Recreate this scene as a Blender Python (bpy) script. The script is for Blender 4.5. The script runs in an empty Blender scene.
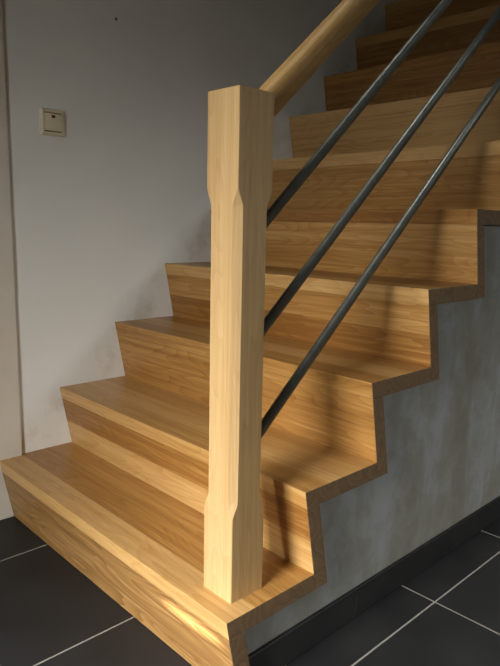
import bpy, bmesh, math
from mathutils import Vector, Matrix

scene = bpy.context.scene
COL = scene.collection

# ------------------------------------------------------------------ dimensions (metres)
H, G, LEAN = 0.18, 0.1939, 0.035        # rise, going, how far the riser leans back under the nosing
TT, RT = 0.036, 0.037                   # tread and riser board thickness
W = 0.9723                              # right-hand end of the treads (left wall at X = 0)
N = 15
WX = -0.010                             # plaster face of the left wall
PX = 0.949                              # plaster face of the wall below the stair
NX0, NX1, NY0, NY1 = 0.8585, 0.9360, 0.0425, 0.1215   # newel post section
NTOP = 1.066

# ------------------------------------------------------------------ helpers
def tag(o, label=None, cat=None, group=None, kind=None):
    if label: o['label'] = label
    if cat: o['category'] = cat
    if group: o['group'] = group
    if kind: o['kind'] = kind
    return o

def empty(name, loc):
    o = bpy.data.objects.new(name, None)
    o.empty_display_size = 0.1
    o.location = loc
    COL.objects.link(o)
    return o

def obj(name, bm, mats, parent=None, loc=(0, 0, 0), bevel=0, segs=2, smooth=False):
    bmesh.ops.recalc_face_normals(bm, faces=bm.faces[:])
    me = bpy.data.meshes.new(name)
    bm.to_mesh(me); bm.free()
    for m in (mats if isinstance(mats, (list, tuple)) else [mats]):
        me.materials.append(m)
    o = bpy.data.objects.new(name, me)
    COL.objects.link(o)
    if parent: o.parent = parent
    o.location = loc
    if smooth:
        for p in me.polygons: p.use_smooth = True
    if bevel:
        b = o.modifiers.new('bevel', 'BEVEL')
        b.width = bevel; b.segments = segs; b.limit_method = 'ANGLE'; b.angle_limit = math.radians(40)
    return o

def box(bm, x0, x1, y0, y1, z0, z1):
    v = [bm.verts.new(p) for p in ((x0,y0,z0),(x1,y0,z0),(x1,y1,z0),(x0,y1,z0),(x0,y0,z1),(x1,y0,z1),(x1,y1,z1),(x0,y1,z1))]
    for f in ((0,3,2,1),(4,5,6,7),(0,1,5,4),(1,2,6,5),(2,3,7,6),(3,0,4,7)):
        bm.faces.new([v[i] for i in f])

def extrude_x(bm, prof, x0, x1, end_mat=0):
    """prof: list of (y, z); extruded between x0 and x1, end faces get material end_mat"""
    a = [bm.verts.new((x0, y, z)) for y, z in prof]
    b = [bm.verts.new((x1, y, z)) for y, z in prof]
    n = len(prof)
    for i in range(n):
        j = (i + 1) % n
        bm.faces.new((a[i], a[j], b[j], b[i]))
    f1 = bm.faces.new(a[::-1]); f2 = bm.faces.new(b)
    f1.material_index = end_mat; f2.material_index = end_mat

def boxobj(name, dims, mat, **k):
    bm = bmesh.new()
    for d in (dims if isinstance(dims[0], (list, tuple)) else [dims]):
        box(bm, *d)
    return obj(name, bm, mat, **k)

# ------------------------------------------------------------------ materials
class NT:
    def __init__(self, name):
        self.m = bpy.data.materials.new(name)
        self.m.use_nodes = True
        self.t = self.m.node_tree
        self.bsdf = self.t.nodes['Principled BSDF']
    def n(self, kind, **kw):
        nd = self.t.nodes.new(kind)
        for k, v in kw.items(): setattr(nd, k, v)
        return nd
    def l(self, a, b): self.t.links.new(a, b)
    def put(self, sock, v):
        if hasattr(v, 'is_output'): self.l(v, sock)
        else: sock.default_value = v
    def math(self, op, a, b=0.0, c=0.0):
        nd = self.n('ShaderNodeMath', operation=op)
        for i, v in enumerate((a, b, c)): self.put(nd.inputs[i], v)
        return nd.outputs[0]
    def ramp(self, fac, stops):
        nd = self.n('ShaderNodeValToRGB')
        e = nd.color_ramp.elements
        while len(e) < len(stops): e.new(0.5)
        for i, (p, c) in enumerate(stops):
            e[i].position = p; e[i].color = (*c, 1) if len(c) == 3 else c
        self.l(fac, nd.inputs[0])
        return nd.outputs[0]
    def mix(self, f, a, b, mode='MIX'):
        nd = self.n('ShaderNodeMix', data_type='RGBA', blend_type=mode)
        self.put(nd.inputs[0], f)
        for i, v in ((6, a), (7, b)):
            if isinstance(v, tuple): v = (*v, 1) if len(v) == 3 else v
            self.put(nd.inputs[i], v)
        return nd.outputs[2]
    def noise(self, vec, scale, detail=4, rough=0.55, dim='3D', dist=0.0, w=None):
        nd = self.n('ShaderNodeTexNoise', noise_dimensions=dim)
        self.l(vec, nd.inputs['Vector'])
        nd.inputs['Scale'].default_value = scale
        nd.inputs['Detail'].default_value = detail
        nd.inputs['Roughness'].default_value = rough
        nd.inputs['Distortion'].default_value = dist
        if w is not None: self.put(nd.inputs['W'], w)
        return nd.outputs['Fac']
    def bump(self, h, strength, dist=0.01):
        nd = self.n('ShaderNodeBump')
        nd.inputs['Strength'].default_value = strength
        nd.inputs['Distance'].default_value = dist
        self.l(h, nd.inputs['Height'])
        self.l(nd.outputs[0], self.bsdf.inputs['Normal'])

def oak(name, axis, board_axis, board_w, light, mid, dark, ring=1.0, rough=0.42, board_off=0.0, contrast=1.0):
    """oiled oak: staves glued edge to edge, fine pores along 'axis', cathedral figure"""
    t = NT(name)
    tc = t.n('ShaderNodeTexCoord')
    sep = t.n('ShaderNodeSeparateXYZ'); t.l(tc.outputs['Object'], sep.inputs[0])
    oi = t.n('ShaderNodeObjectInfo')
    rnd = t.math('MULTIPLY', oi.outputs['Random'], 37.0)
    if board_w:
        b = t.math('FLOOR', t.math('DIVIDE', t.math('ADD', sep.outputs[board_axis], board_off), board_w))
        wn = t.n('ShaderNodeTexWhiteNoise', noise_dimensions='2D')
        cb = t.n('ShaderNodeCombineXYZ'); t.l(b, cb.inputs[0]); t.l(rnd, cb.inputs[1])
        t.l(cb.outputs[0], wn.inputs['Vector'])
        bv = wn.outputs['Value']
        seed = t.math('ADD', rnd, t.math('MULTIPLY', bv, 19.0))
    else:
        bv = oi.outputs['Random']; seed = rnd
    def stretched(along, across):
        mp = t.n('ShaderNodeVectorMath', operation='MULTIPLY')
        t.l(tc.outputs['Object'], mp.inputs[0])
        s = [across] * 3; s[axis] = along
        mp.inputs[1].default_value = s
        return mp.outputs[0]
    fine = t.noise(stretched(7, 330), 1, 3, 0.65, '4D', w=seed)         # pores
    med = t.noise(stretched(1.1, 70), 1, 5, 0.65, '4D', w=seed)         # growth bands
    fig = t.noise(stretched(1.3, 9), 1, 2, 0.5, '4D', w=seed, dist=0.25)  # contour lines = cathedral figure
    broad = t.noise(stretched(1.0, 6), 1, 2, 0.5, '4D', w=t.math('ADD', seed, 5.0))
    rings = t.math('FRACT', t.math('MULTIPLY', fig, 26.0))
    rings = t.math('MULTIPLY', t.math('POWER', rings, 2.0), t.math('MULTIPLY_ADD', fine, 1.6, -0.2))
    v = t.math('MULTIPLY', med, 0.50)
    v = t.math('MULTIPLY_ADD', fine, 0.34, v)
    v = t.math('MULTIPLY_ADD', broad, 0.30, v)
    v = t.math('MULTIPLY_ADD', rings, -0.15 * ring, v)
    v = t.math('MULTIPLY_ADD', t.math('SUBTRACT', bv, 0.5), 0.30, v)
    v = t.math('MULTIPLY_ADD', t.math('SUBTRACT', v, 0.54), contrast * 2.3, 0.5)
    c = t.ramp(v, [(0.12, dark), (0.5, mid), (0.88, light)])
    if board_w:   # hairline glue joints
        fr = t.math('FRACT', t.math('DIVIDE', t.math('ADD', sep.outputs[board_axis], board_off), board_w))
        ln = t.math('LESS_THAN', fr, 0.012)
        c = t.mix(t.math('MULTIPLY', ln, 0.35), c, tuple(x * 0.45 for x in dark))
    t.l(c, t.bsdf.inputs['Base Color'])
    t.put(t.bsdf.inputs['Roughness'], t.math('MULTIPLY_ADD', fine, 0.16, rough - 0.08))
    t.bsdf.inputs['Specular IOR Level'].default_value = 0.45
    t.bump(fine, 0.10, 0.002)
    return t.m

TL, TM, TD = (0.55, 0.335, 0.128), (0.395, 0.203, 0.054), (0.235, 0.098, 0.020)
oak_tread = oak('oak_tread', 0, 1, 0.082, TL, TM, TD, ring=0.7, rough=0.36, board_off=0.012)
oak_riser = oak('oak_riser', 0, 2, 0.086, TL, TM, TD, ring=0.9, rough=0.42, board_off=0.02)
oak_figured = oak('oak_figured', 0, 2, 0.17, (0.43, 0.255, 0.097), (0.27, 0.142, 0.044), (0.15, 0.068, 0.020), ring=1.7, rough=0.42, board_off=0.20)
oak_post = oak('oak_post', 2, 0, 0, (0.545, 0.37, 0.178), (0.44, 0.278, 0.115), (0.29, 0.163, 0.056), ring=0.7, rough=0.45, contrast=0.85)
oak_rail = oak('oak_rail', 2, 0, 0, (0.66, 0.46, 0.215), (0.54, 0.35, 0.140), (0.38, 0.215, 0.07), ring=0.6, rough=0.34, contrast=0.9)

def endgrain():
    t = NT('oak_end_grain')
    tc = t.n('ShaderNodeTexCoord'); oi = t.n('ShaderNodeObjectInfo')
    mp = t.n('ShaderNodeVectorMath', operation='MULTIPLY'); t.l(tc.outputs['Object'], mp.inputs[0])
    mp.inputs[1].default_value = (1, 1, 1)
    big = t.noise(mp.outputs[0], 11, 1, 0.4, '4D', w=t.math('MULTIPLY', oi.outputs['Random'], 23.0))
    r = t.math('FRACT', t.math('MULTIPLY', big, 16.0))
    fine = t.noise(mp.outputs[0], 320, 2, 0.6)
    v = t.math('ADD', t.math('MULTIPLY', r, 0.28), t.math('MULTIPLY', fine, 0.75))
    t.l(t.ramp(v, [(0.2, (0.085, 0.047, 0.019)), (0.85, (0.215, 0.135, 0.064))]), t.bsdf.inputs['Base Color'])
    t.bsdf.inputs['Roughness'].default_value = 0.6
    return t.m
oak_end = endgrain()

def plaster_white():
    t = NT('white_wall_paint')
    g = t.n('ShaderNodeNewGeometry')
    sep = t.n('ShaderNodeSeparateXYZ'); t.l(g.outputs['Position'], sep.inputs[0])
    big = t.noise(g.outputs['Position'], 2.6, 4, 0.55)
    mid = t.noise(g.outputs['Position'], 9, 5, 0.65)
    fine = t.noise(g.outputs['Position'], 240, 2, 0.5)
    c = t.ramp(big, [(0.3, (0.83, 0.845, 0.80)), (0.7, (0.87, 0.885, 0.845))])
    # smeared filler and scuffs along the line of the stair
    line = t.math('SUBTRACT', sep.outputs[2], t.math('MULTIPLY_ADD', sep.outputs[1], H / G, 0.10))
    near = t.math('SUBTRACT', 1.0, t.math('MULTIPLY', t.math('ABSOLUTE', line), 7.0))
    near = t.math('MAXIMUM', near, 0.0)
    blot = t.ramp(mid, [(0.47, (0, 0, 0)), (0.62, (1, 1, 1))])
    f = t.math('MULTIPLY', t.math('MULTIPLY', near, blot), 0.4)
    c = t.mix(f, c, (0.47, 0.43, 0.34))
    t.l(c, t.bsdf.inputs['Base Color'])
    t.bsdf.inputs['Roughness'].default_value = 0.85
    t.bsdf.inputs['Specular IOR Level'].default_value = 0.2
    t.bump(t.math('ADD', t.math('MULTIPLY', mid, 1.0), t.math('MULTIPLY', fine, 0.15)), 0.12, 0.004)
    return t.m
m_wall = plaster_white()

def plaster_grey():
    t = NT('bare_grey_plaster')
    g = t.n('ShaderNodeNewGeometry')
    mp = t.n('ShaderNodeVectorMath', operation='MULTIPLY'); t.l(g.outputs['Position'], mp.inputs[0])
    mp.inputs[1].default_value = (1, 1.0, 0.34)
    streak = t.noise(mp.outputs[0], 6.5, 5, 0.58, dist=0.6)
    mott = t.noise(g.outputs['Position'], 17, 6, 0.65, dist=0.4)
    v = t.math('MULTIPLY_ADD', mott, 0.4, t.math('MULTIPLY', streak, 0.75))
    c = t.ramp(v, [(0.40, (0.165, 0.155, 0.118)), (0.56, (0.205, 0.203, 0.175)), (0.70, (0.265, 0.275, 0.27))])
    t.l(c, t.bsdf.inputs['Base Color'])
    t.put(t.bsdf.inputs['Roughness'], t.math('MULTIPLY_ADD', mott, -0.25, 0.75))
    t.bump(mott, 0.15, 0.004)
    return t.m
m_grey = plaster_grey()

def tiles():
    t = NT('black_slate_tiles')
    g = t.n('ShaderNodeNewGeometry')
    sep = t.n('ShaderNodeSeparateXYZ'); t.l(g.outputs['Position'], sep.inputs[0])
    cells, masks = [], []
    for ax, org, pitch in ((0, 1.0449, 0.4155), (1, 0.5825, 0.4118)):
        u = t.math('DIVIDE', t.math('SUBTRACT', sep.outputs[ax], org), pitch)
        cells.append(t.math('FLOOR', u))
        d = t.math('ABSOLUTE', t.math('SUBTRACT', t.math('FRACT', t.math('ADD', u, 0.5)), 0.5))
        masks.append(t.math('LESS_THAN', t.math('MULTIPLY', d, pitch), 0.0020))
    grout = t.math('MAXIMUM', *masks)
    cb = t.n('ShaderNodeCombineXYZ'); t.l(cells[0], cb.inputs[0]); t.l(cells[1], cb.inputs[1])
    wn = t.n('ShaderNodeTexWhiteNoise', noise_dimensions='2D'); t.l(cb.outputs[0], wn.inputs['Vector'])
    n1 = t.noise(g.outputs['Position'], 7, 5, 0.6)
    n2 = t.noise(g.outputs['Position'], 130, 3, 0.6)
    v = t.math('ADD', t.math('MULTIPLY', n1, 0.7), t.math('MULTIPLY', wn.outputs['Value'], 0.3))
    c = t.ramp(v, [(0.3, (0.012, 0.0125, 0.013)), (0.75, (0.024, 0.024, 0.024))])
    c = t.mix(grout, c, (0.26, 0.25, 0.22))
    t.l(c, t.bsdf.inputs['Base Color'])
    t.put(t.bsdf.inputs['Roughness'], t.mix(grout, t.ramp(n1, [(0.3, (0.44,) * 3), (0.7, (0.56,) * 3)]), (0.9, 0.9, 0.9)))
    t.bsdf.inputs['Specular IOR Level'].default_value = 0.30
    h = t.math('SUBTRACT', t.math('MULTIPLY', n2, 0.12), grout)
    t.bump(h, 0.25, 0.002)
    return t.m
m_tile = tiles()

def skirt_mat():
    t = NT('black_skirting_tile')
    g = t.n('ShaderNodeNewGeometry')
    n1 = t.noise(g.outputs['Position'], 9, 5, 0.6)
    t.l(t.ramp(n1, [(0.3, (0.008, 0.008, 0.0085)), (0.75, (0.017, 0.017, 0.017))]), t.bsdf.inputs['Base Color'])
    t.bsdf.inputs['Roughness'].default_value = 0.5
    return t.m
m_skirt = skirt_mat()

def plain(name, col, rough=0.5, metal=0.0, nscale=40, amt=0.06, spec=0.5):
    t = NT(name)
    g = t.n('ShaderNodeTexCoord')
    n = t.noise(g.outputs['Object'], nscale, 4, 0.6)
    lo = tuple(max(0, x * (1 - amt)) for x in col); hi = tuple(min(1, x * (1 + amt)) for x in col)
    t.l(t.ramp(n, [(0.3, lo), (0.7, hi)]), t.bsdf.inputs['Base Color'])
    t.put(t.bsdf.inputs['Roughness'], t.math('MULTIPLY_ADD', n, 0.1, rough - 0.05))
    t.bsdf.inputs['Metallic'].default_value = metal
    t.bsdf.inputs['Specular IOR Level'].default_value = spec
    return t.m
m_trim = plain('cream_door_trim_paint', (0.66, 0.62, 0.53), 0.45, nscale=12, amt=0.03)
m_metal = plain('satin_grey_steel', (0.235, 0.245, 0.215), 0.38, 0.75, nscale=60, amt=0.15)
m_cream = plain('cream_plastic', (0.74, 0.67, 0.46), 0.38, nscale=20, amt=0.02)
m_gap = plain('dark_gap_plastic', (0.06, 0.05, 0.035), 0.6)
m_red = plain('red_lens', (0.16, 0.012, 0.006), 0.25)
m_grout = plain('grey_grout', (0.10, 0.098, 0.09), 0.9)
m_plug = plain('grey_wall_plug', (0.16, 0.16, 0.155), 0.6)
m_dark = plain('dark_unseen_shell', (0.075, 0.072, 0.062), 0.7, nscale=6, amt=0.2)  # dark tone given to unseen back wall and ceiling to cut bounced light
m_ceil = plain('white_ceiling', (0.66, 0.655, 0.63), 0.9, nscale=5, amt=0.03)

# ------------------------------------------------------------------ the stair
stair = tag(empty('staircase', (0, 0, 0)),
            'closed oak staircase with leaning risers climbing along the white wall', 'staircase')
def yf(z): return LEAN * (-z) / H            # riser front line, z measured down from the nosing (z <= 0)
e = 0.0003
tread_prof = [(0, 0), (yf(-TT), -TT), (G + yf(-H - TT) - e, -TT), (G + yf(-H) - e, 0)]
def tread_bm(first):
    bm = bmesh.new()
    if first:
        y0 = 0.0683
        prof = tread_prof
        # notched around the door trim: narrower at the front left
        pts_top = [(0, 0), (W, 0), (W, G + yf(-H) - e), (WX, G + yf(-H) - e), (WX, y0), (0, y0)]
        pts_bot = [(0, yf(-TT)), (W, yf(-TT)), (W, G + yf(-H - TT) - e), (WX, G + yf(-H - TT) - e), (WX, y0), (0, y0)]
        a = [bm.verts.new((x, y, 0)) for x, y in pts_top]
        b = [bm.verts.new((x, y, -TT)) for x, y in pts_bot]
        bm.faces.new(a); bm.faces.new(b[::-1])
        for i in range(6):
            j = (i + 1) % 6
            f = bm.faces.new((a[j], a[i], b[i], b[j]))
            if i == 1: f.material_index = 1
    else:
        extrude_x(bm, tread_prof, WX + 0.0004, W, 1)
    return bm
def riser_bm(first):
    bm = bmesh.new()
    zb = -H if first else -H - TT
    prof = [(yf(-TT), -TT - e), (yf(zb), zb + (0.001 if first else 0)), (yf(zb) + RT, zb + (0.001 if first else 0)), (yf(-TT) + RT, -TT - e)]
    extrude_x(bm, prof, 0.0 if first else WX + 0.0004, W, 1)
    return bm
obj('tread', tread_bm(True), [oak_tread, oak_end], stair, (0, 0, H), bevel=0.0012)
obj('riser', riser_bm(True), [oak_figured, oak_end], stair, (0, 0, H), bevel=0.0008, segs=1)
t2 = obj('tread', tread_bm(False), [oak_tread, oak_end], stair, (0, G, 2 * H), bevel=0.0012)
r2 = obj('riser', riser_bm(False), [oak_riser, oak_end], stair, (0, G, 2 * H), bevel=0.0008, segs=1)
for k in range(3, N + 1):
    for src in (t2, r2):
        if k == N and src is t2: continue
        c = src.copy(); COL.objects.link(c); c.parent = stair
        c.location = (0, (k - 1) * G, k * H)

# ------------------------------------------------------------------ plastered wall below the stair
bm = bmesh.new()
s = 0.001
prof = [(LEAN + RT + s, 0.0)]
for k in range(1, N + 1):
    Y = (k - 1) * G
    prof.append((Y + yf(-TT) + RT + s, k * H - TT - s))
    if k < N:
        prof.append((Y + G + yf(-H - TT) + RT + s, k * H - TT - s))
prof.append((N * G, N * H - TT - s)); prof.append((N * G, 0.0))
extrude_x(bm, prof, 0.0, PX)
tag(obj('wall_right', bm, m_grey), 'grey bare plaster wall stepping up under the oak treads', kind='structure')

# black skirting tiles at its foot, with joints
bm = bmesh.new()
ys = [0.062] + [0.4 + 0.406 * i for i in range(0, 8)]
ys = [0.062, 0.3985] + [0.8045 + 0.406 * i for i in range(0, 6)]
for a, b in zip(ys[:-1], ys[1:]):
    box(bm, PX + 0.0005, PX + 0.0085, a + 0.0010, b - 0.0010, 0.0015, 0.070)
o = obj('baseboard_right', bm, m_skirt, bevel=0.001, segs=1); tag(o, 'row of black skirting tiles below the grey plaster', kind='structure')
bm = bmesh.new()
for y in ys[1:-1]:
    box(bm, PX + 0.0005, PX + 0.0072, y - 0.0011, y + 0.0011, 0.0015, 0.0695)
tag(obj('trim_2', bm, m_grout), kind='structure')

# ------------------------------------------------------------------ railing: newel post, handrail, three bars
rail = tag(empty('stair_railing', ((NX0 + NX1) / 2, (NY0 + NY1) / 2, H)),
           'square oak newel post carrying a round handrail and three sloping steel bars', 'railing')
cx, cy = (NX0 + NX1) / 2, (NY0 + NY1) / 2
hx, hy = (NX1 - NX0) / 2, (NY1 - NY0) / 2
bm = bmesh.new()
levels = [(0.0, 0.0012)]
zl, zh = 0.338, 0.912       # ends of the stopped chamfers, world height
cm, ln = 0.0125, 0.034
for i in range(9):
    u = i / 8; levels.append((zl - H + ln * u, 0.0012 + (cm - 0.0012) * (u * u * (3 - 2 * u))))
for i in range(9):
    u = i / 8; levels.append((zh - H - ln * (1 - u), 0.0012 + (cm - 0.0012) * (1 - u * u * (3 - 2 * u))))
zt = NTOP - H
levels += [(zt - 0.003, 0.0012)]
rings = []
def ring(z, c, inset=0.0):
    X, Yy = hx - inset, hy - inset
    pts = [(-X + c, -Yy), (X - c, -Yy), (X, -Yy + c), (X, Yy - c), (X - c, Yy), (-X + c, Yy), (-X, Yy - c), (-X, -Yy + c)]
    return [bm.verts.new((x, y, z)) for x, y in pts]
for z, c in levels: rings.append(ring(z, c))
rings.append(ring(zt - 0.0009, 0.0012, 0.0009)); rings.append(ring(zt, 0.0012, 0.003))
for a, b in zip(rings[:-1], rings[1:]):
    for i in range(8):
        j = (i + 1) % 8
        bm.faces.new((a[i], a[j], b[j], b[i]))
bm.faces.new(rings[0][::-1]); bm.faces.new(rings[-1])
obj('newel_post', bm, oak_post, rail)

SL = math.atan(0.893)        # slope of handrail and bars
def slope_obj(name, bm, mat, y, z, smooth=True):
    """mesh made along local +Z, laid along the stair slope, starting at (cx, y, z) world"""
    o = obj(name, bm, mat, rail, (0, y - cy, z - H), smooth=smooth)
    o.rotation_euler = (-(math.pi / 2 - SL), 0, 0)
    return o
def rod(bm, prof, length, start_plane=True):
    n = len(prof)
    t = math.tan(SL)       # local +Y offset shifts the start so the cut is vertical (against the post)
    a = [bm.verts.new((x, y, y * t)) for x, y in prof]
    b = [bm.verts.new((x, y, length)) for x, y in prof]
    for i in range(n):
        j = (i + 1) % n
        bm.faces.new((a[i], a[j], b[j], b[i]))
    bm.faces.new(a[::-1]); bm.faces.new(b)
def circle(r, n=32): return [(r * math.cos(2 * math.pi * i / n), r * math.sin(2 * math.pi * i / n)) for i in range(n)]
LEN = 3.2
yb = NY1 + 0.0003
# handrail: softened round profile with slightly flattened top and sides
def superell(rx, ry, p, n=48):
    out = []
    for i in range(n):
        a = 2 * math.pi * i / n; c, s_ = math.cos(a), math.sin(a)
        out.append((rx * math.copysign(abs(c) ** (2 / p), c), ry * math.copysign(abs(s_) ** (2 / p), s_)))
    return out
bm = bmesh.new(); rod(bm, superell(0.0245, 0.0245, 2.5), LEN)
slope_obj('handrail', bm, oak_rail, yb, 1.040)
for zc in (0.838, 0.645, 0.452):
    bm = bmesh.new(); rod(bm, circle(0.0100), LEN)
    b = slope_obj('railing_bar', bm, m_metal, yb, zc)
    b['label'] = 'sloping dark steel bar'

# ------------------------------------------------------------------ light switch
sw = tag(empty('light_switch', (WX, 0.1975, 1.1215)),
         'square cream light switch with a small red window on the white wall', 'switch')
sw.scale = (0.92, 0.915, 0.915)
hw = 0.0385
bm = bmesh.new()
# frame: outer square to inner square, raised
def sq(x, a, b=None): 
    b = a if b is None else b
    return [bm.verts.new((x, y, z)) for y, z in ((-a, -b), (a, -b), (a, b), (-a, b))]
r0, r1, r2_, r3, r4 = sq(0.0003, hw), sq(0.006, hw), sq(0.010, hw - 0.004), sq(0.010, 0.0285), sq(0.004, 0.0285)
for p, q in ((r0, r1), (r1, r2_), (r2_, r3), (r3, r4)):
    for i in range(4):
        j = (i + 1) % 4; bm.faces.new((p[i], p[j], q[j], q[i]))
bm.faces.new(r0[::-1]); bm.faces.new(r4)
obj('switch_frame', bm, m_cream, sw, bevel=0.0008)
bm = bmesh.new(); box(bm, 0.0042, 0.0048, -0.0280, 0.0280, -0.0280, 0.0280)
obj('switch_recess', bm, m_gap, sw)
bm = bmesh.new()
extr = [(-0.0275, -0.0250), (0.0275, -0.0250), (0.0275, 0.0250), (-0.0275, 0.0250)]
v0 = [bm.verts.new((0.005, y, z)) for y, z in extr]
v1 = [bm.verts.new((0.0105 if z < 0 else 0.0125, y, z)) for y, z in extr]
for i in range(4):
    j = (i + 1) % 4; bm.faces.new((v0[i], v0[j], v1[j], v1[i]))
bm.faces.new(v0[::-1]); bm.faces.new(v1)
rk = obj('rocker', bm, m_cream, sw, bevel=0.0008)
bm = bmesh.new(); box(bm, 0.0118, 0.0131, -0.0055, 0.0065, 0.0125, 0.0205)
ln_ = obj('indicator_window', bm, m_red, rk, bevel=0.0003, segs=1); ln_['label'] = 'dark red indicator window'

# small plugged hole high on the wall
bm = bmesh.new()
c = bmesh.ops.create_cone(bm, cap_ends=True, segments=16, radius1=0.0045, radius2=0.0038, depth=0.002,
                          matrix=Matrix.Rotation(math.pi / 2, 4, 'Y'))
o = obj('wall_plug', bm, m_plug, loc=(WX + 0.0013, 0.4097, 1.4395))
tag(o, 'tiny round grey plug in the white wall above the newel post level', 'wall plug')

# ------------------------------------------------------------------ room shell
XR, YB, YF, ZC, ZT = 3.3, -1.30, 4.4, 2.62, 4.6
DEP = 0.58                       # depth of the outer wall, made deep to block light to the left
tag(boxobj('floor', (-0.2, XR + 0.2, YB - DEP, YF + 0.2, -0.1, 0.0), m_tile), 'black square floor tiles with pale grout', kind='structure')
# left wall with a door opening towards the viewer
D0, D1, DH = -0.90, -0.012, 2.05
tag(boxobj('wall_left', [(WX - 0.15, WX, D1 + 0.03, YF, 0, ZT), (WX - 0.15, WX, YB, D0 - 0.03, 0, ZT), (WX - 0.15, WX, D0 - 0.03, D1 + 0.03, DH + 0.03, ZT)], m_wall),
    'white painted wall along the stair', kind='structure')
tag(boxobj('trim_1', [(WX + 0.0002, 0.0, D1, 0.0683, 0.0, DH + 0.08), (WX + 0.0002, 0.0, D0 - 0.08, D0, 0.0, DH + 0.08), (WX + 0.0002, 0.0, D0, D1, DH, DH + 0.08)], m_trim, bevel=0.002),
    'cream painted door trim at the left edge', kind='structure')
tag(boxobj('door_1', [(WX - 0.055, WX - 0.015, D0 - 0.025, D1 + 0.025, 0.005, DH + 0.02)], m_trim, bevel=0.002), kind='structure')
tag(boxobj('wall_front', (-0.2, XR + 0.2, YF, YF + 0.15, 0, ZT), m_wall), kind='structure')
SY0, SY1, SZ0, SZ1 = 0.95, 1.40, 0.90, 1.48  # unseen side window, added to throw fill light on right-facing surfaces
tag(boxobj('wall_side', [(XR, XR + 0.12, YB, SY0, 0, ZT), (XR, XR + 0.12, SY1, YF, 0, ZT), (XR, XR + 0.12, SY0, SY1, 0, SZ0), (XR, XR + 0.12, SY0, SY1, SZ1, ZT)], m_wall), kind='structure')
tag(boxobj('window_3', [(XR + 0.04, XR + 0.08, SY0, SY0 + 0.03, SZ0, SZ1), (XR + 0.04, XR + 0.08, SY1 - 0.03, SY1, SZ0, SZ1),
                        (XR + 0.04, XR + 0.08, SY0 + 0.03, SY1 - 0.03, SZ0, SZ0 + 0.03), (XR + 0.04, XR + 0.08, SY0 + 0.03, SY1 - 0.03, SZ1 - 0.03, SZ1)], m_trim), kind='structure')
# unseen back wall, its unglazed openings placed and slanted to steer the light
OZ0, OZ1 = 0.06, 1.82
OPEN = [((0.31, 0.47), (0.11, 0.27)), ((0.86, 1.58), (0.80, 1.52))]     # X range at the inner face, at the outer face
def prism(bm, poly, z0, z1):
    a = [bm.verts.new((x, y, z0)) for x, y in poly]; b = [bm.verts.new((x, y, z1)) for x, y in poly]
    n = len(poly)
    for i in range(n):
        j = (i + 1) % n; bm.faces.new((a[i], a[j], b[j], b[i]))
    bm.faces.new(a[::-1]); bm.faces.new(b)
bm = bmesh.new()
ins = [-0.2, *OPEN[0][0], *OPEN[1][0], XR + 0.2]; outs = [-0.2, *OPEN[0][1], *OPEN[1][1], XR + 0.2]
for i in (0, 2, 4):
    prism(bm, [(ins[i], YB), (ins[i + 1], YB), (outs[i + 1], YB - DEP), (outs[i], YB - DEP)], OZ0, OZ1)
box(bm, -0.2, XR + 0.2, YB - DEP, YB, OZ1, ZT); box(bm, -0.2, XR + 0.2, YB - DEP, YB, 0, OZ0)
tag(obj('wall_back', bm, m_dark), kind='structure')
fw = 0.012
for i, (_, (a, b)) in enumerate(OPEN):
    tag(boxobj('window_%d' % (i + 1), [(a, a + fw, YB - DEP - 0.03, YB - DEP, OZ0, OZ1), (b - fw, b, YB - DEP - 0.03, YB - DEP, OZ0, OZ1),
                        (a + fw, b - fw, YB - DEP - 0.03, YB - DEP, OZ0, OZ0 + fw), (a + fw, b - fw, YB - DEP - 0.03, YB - DEP, OZ1 - fw, OZ1)], m_trim), kind='structure')
# hall ceiling with stairwell opening, upper landing and roof
SX = 1.02
tag(boxobj('ceiling', [(SX, XR + 0.2, YB, YF, ZC, ZC + 0.1), (WX, SX, YB, 0.75, ZC, ZC + 0.1), (-0.2, XR + 0.2, YB - DEP, YF + 0.2, ZT, ZT + 0.1)], m_dark), kind='structure')
tag(boxobj('floor_upper', (WX, SX, N * G + 0.03, YF, N * H - 0.22, N * H), m_ceil), kind='structure')
tag(boxobj('wall_upper', (SX, SX + 0.1, 0.75, YF, ZC + 0.1, ZT), m_wall), kind='structure')

# ------------------------------------------------------------------ light: overcast daylight through the openings in the unseen walls
w = bpy.data.worlds.new('daylight'); scene.world = w; w.use_nodes = True
wt = w.node_tree; bg = wt.nodes['Background']
tcw = wt.nodes.new('ShaderNodeTexCoord'); sepw = wt.nodes.new('ShaderNodeSeparateXYZ')
wt.links.new(tcw.outputs['Generated'], sepw.inputs[0])
rp = wt.nodes.new('ShaderNodeValToRGB'); rp.color_ramp.interpolation = 'EASE'
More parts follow.
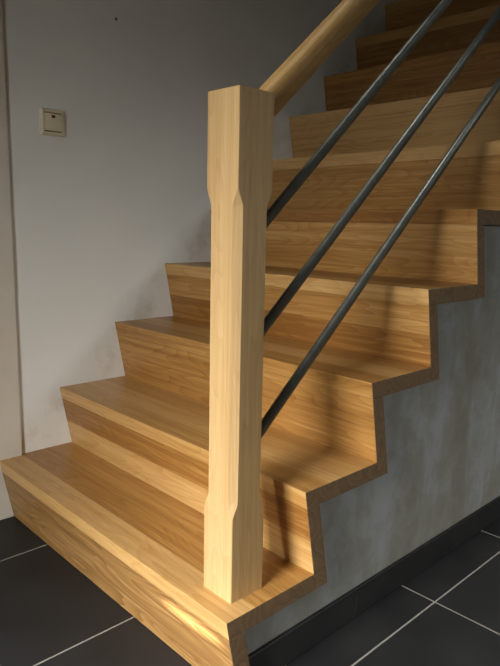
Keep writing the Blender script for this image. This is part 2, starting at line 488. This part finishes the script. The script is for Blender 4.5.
# dark ground and houses opposite below, bright open sky from about 20 degrees up
el = rp.color_ramp.elements
el[0].position = 0.0; el[0].color = (0.012, 0.012, 0.012, 1)
el[1].position = 0.56; el[1].color = (1.0, 0.985, 0.96, 1)
mid = el.new(0.08); mid.color = (0.23, 0.235, 0.235, 1)
wt.links.new(sepw.outputs[2], rp.inputs[0])
wt.links.new(rp.outputs[0], bg.inputs[0])
bg.inputs[1].default_value = 61.0
for loc, sx, sy, rot in [(((a + b) / 2, YB - DEP - 0.04, (OZ0 + OZ1) / 2), b - a, OZ1 - OZ0, (90, 0, 0)) for _, (a, b) in OPEN] + \
        [((XR + 0.13, (SY0 + SY1) / 2, (SZ0 + SZ1) / 2), SY1 - SY0, SZ1 - SZ0, (90, 0, 90))]:
    la = bpy.data.lights.new('window_portal', 'AREA'); la.shape = 'RECTANGLE'
    la.size = sx; la.size_y = sy
    la.cycles.is_portal = True
    lo = bpy.data.objects.new('window_portal', la); COL.objects.link(lo)
    lo.location = loc
    lo.rotation_euler = [math.radians(v) for v in rot]
# added narrow spot lamp standing in for the sun streak on the bottom riser
sp = bpy.data.lights.new('sun_streak_spot', 'SPOT')
sp.energy = 1500; sp.color = (1.0, 0.93, 0.92); sp.shadow_soft_size = 0.01
sp.spot_size = math.radians(5.0); sp.spot_blend = 0.6
so = bpy.data.objects.new('sun_streak_spot', sp); COL.objects.link(so)
src = Vector((1.2, -2.2, 0.60)); tgt = Vector((0.862, 0.008, 0.121))
so.location = src
so.rotation_euler = (tgt - src).to_track_quat('-Z', 'Y').to_euler()
so.scale = (1.0, 0.13, 1.0)

# ------------------------------------------------------------------ camera (solved from the photograph's lines)
cam = bpy.data.cameras.new('camera')
cam.sensor_fit = 'VERTICAL'; cam.sensor_height = 24.0
cam.lens = 616.78 / 666 * 24.0
cam.clip_start = 0.02
co = bpy.data.objects.new('camera', cam); COL.objects.link(co)
rx, ry, rz = 1.3972, 0.0211, 0.8069
M = Matrix.Rotation(rz, 3, 'Z') @ Matrix.Rotation(rx, 3, 'X') @ Matrix.Rotation(ry, 3, 'Z')
co.matrix_world = Matrix.Translation((1.6797, -0.6364, 0.8518)) @ M.to_4x4()
scene.camera = co

scene.view_settings.view_transform = 'Standard'
scene.view_settings.look = 'None'
scene.view_settings.exposure = 0.0
scene.view_settings.gamma = 1.0
scene.view_settings.use_curve_mapping = False
scene.cycles.max_bounces = 10
scene.cycles.diffuse_bounces = 6
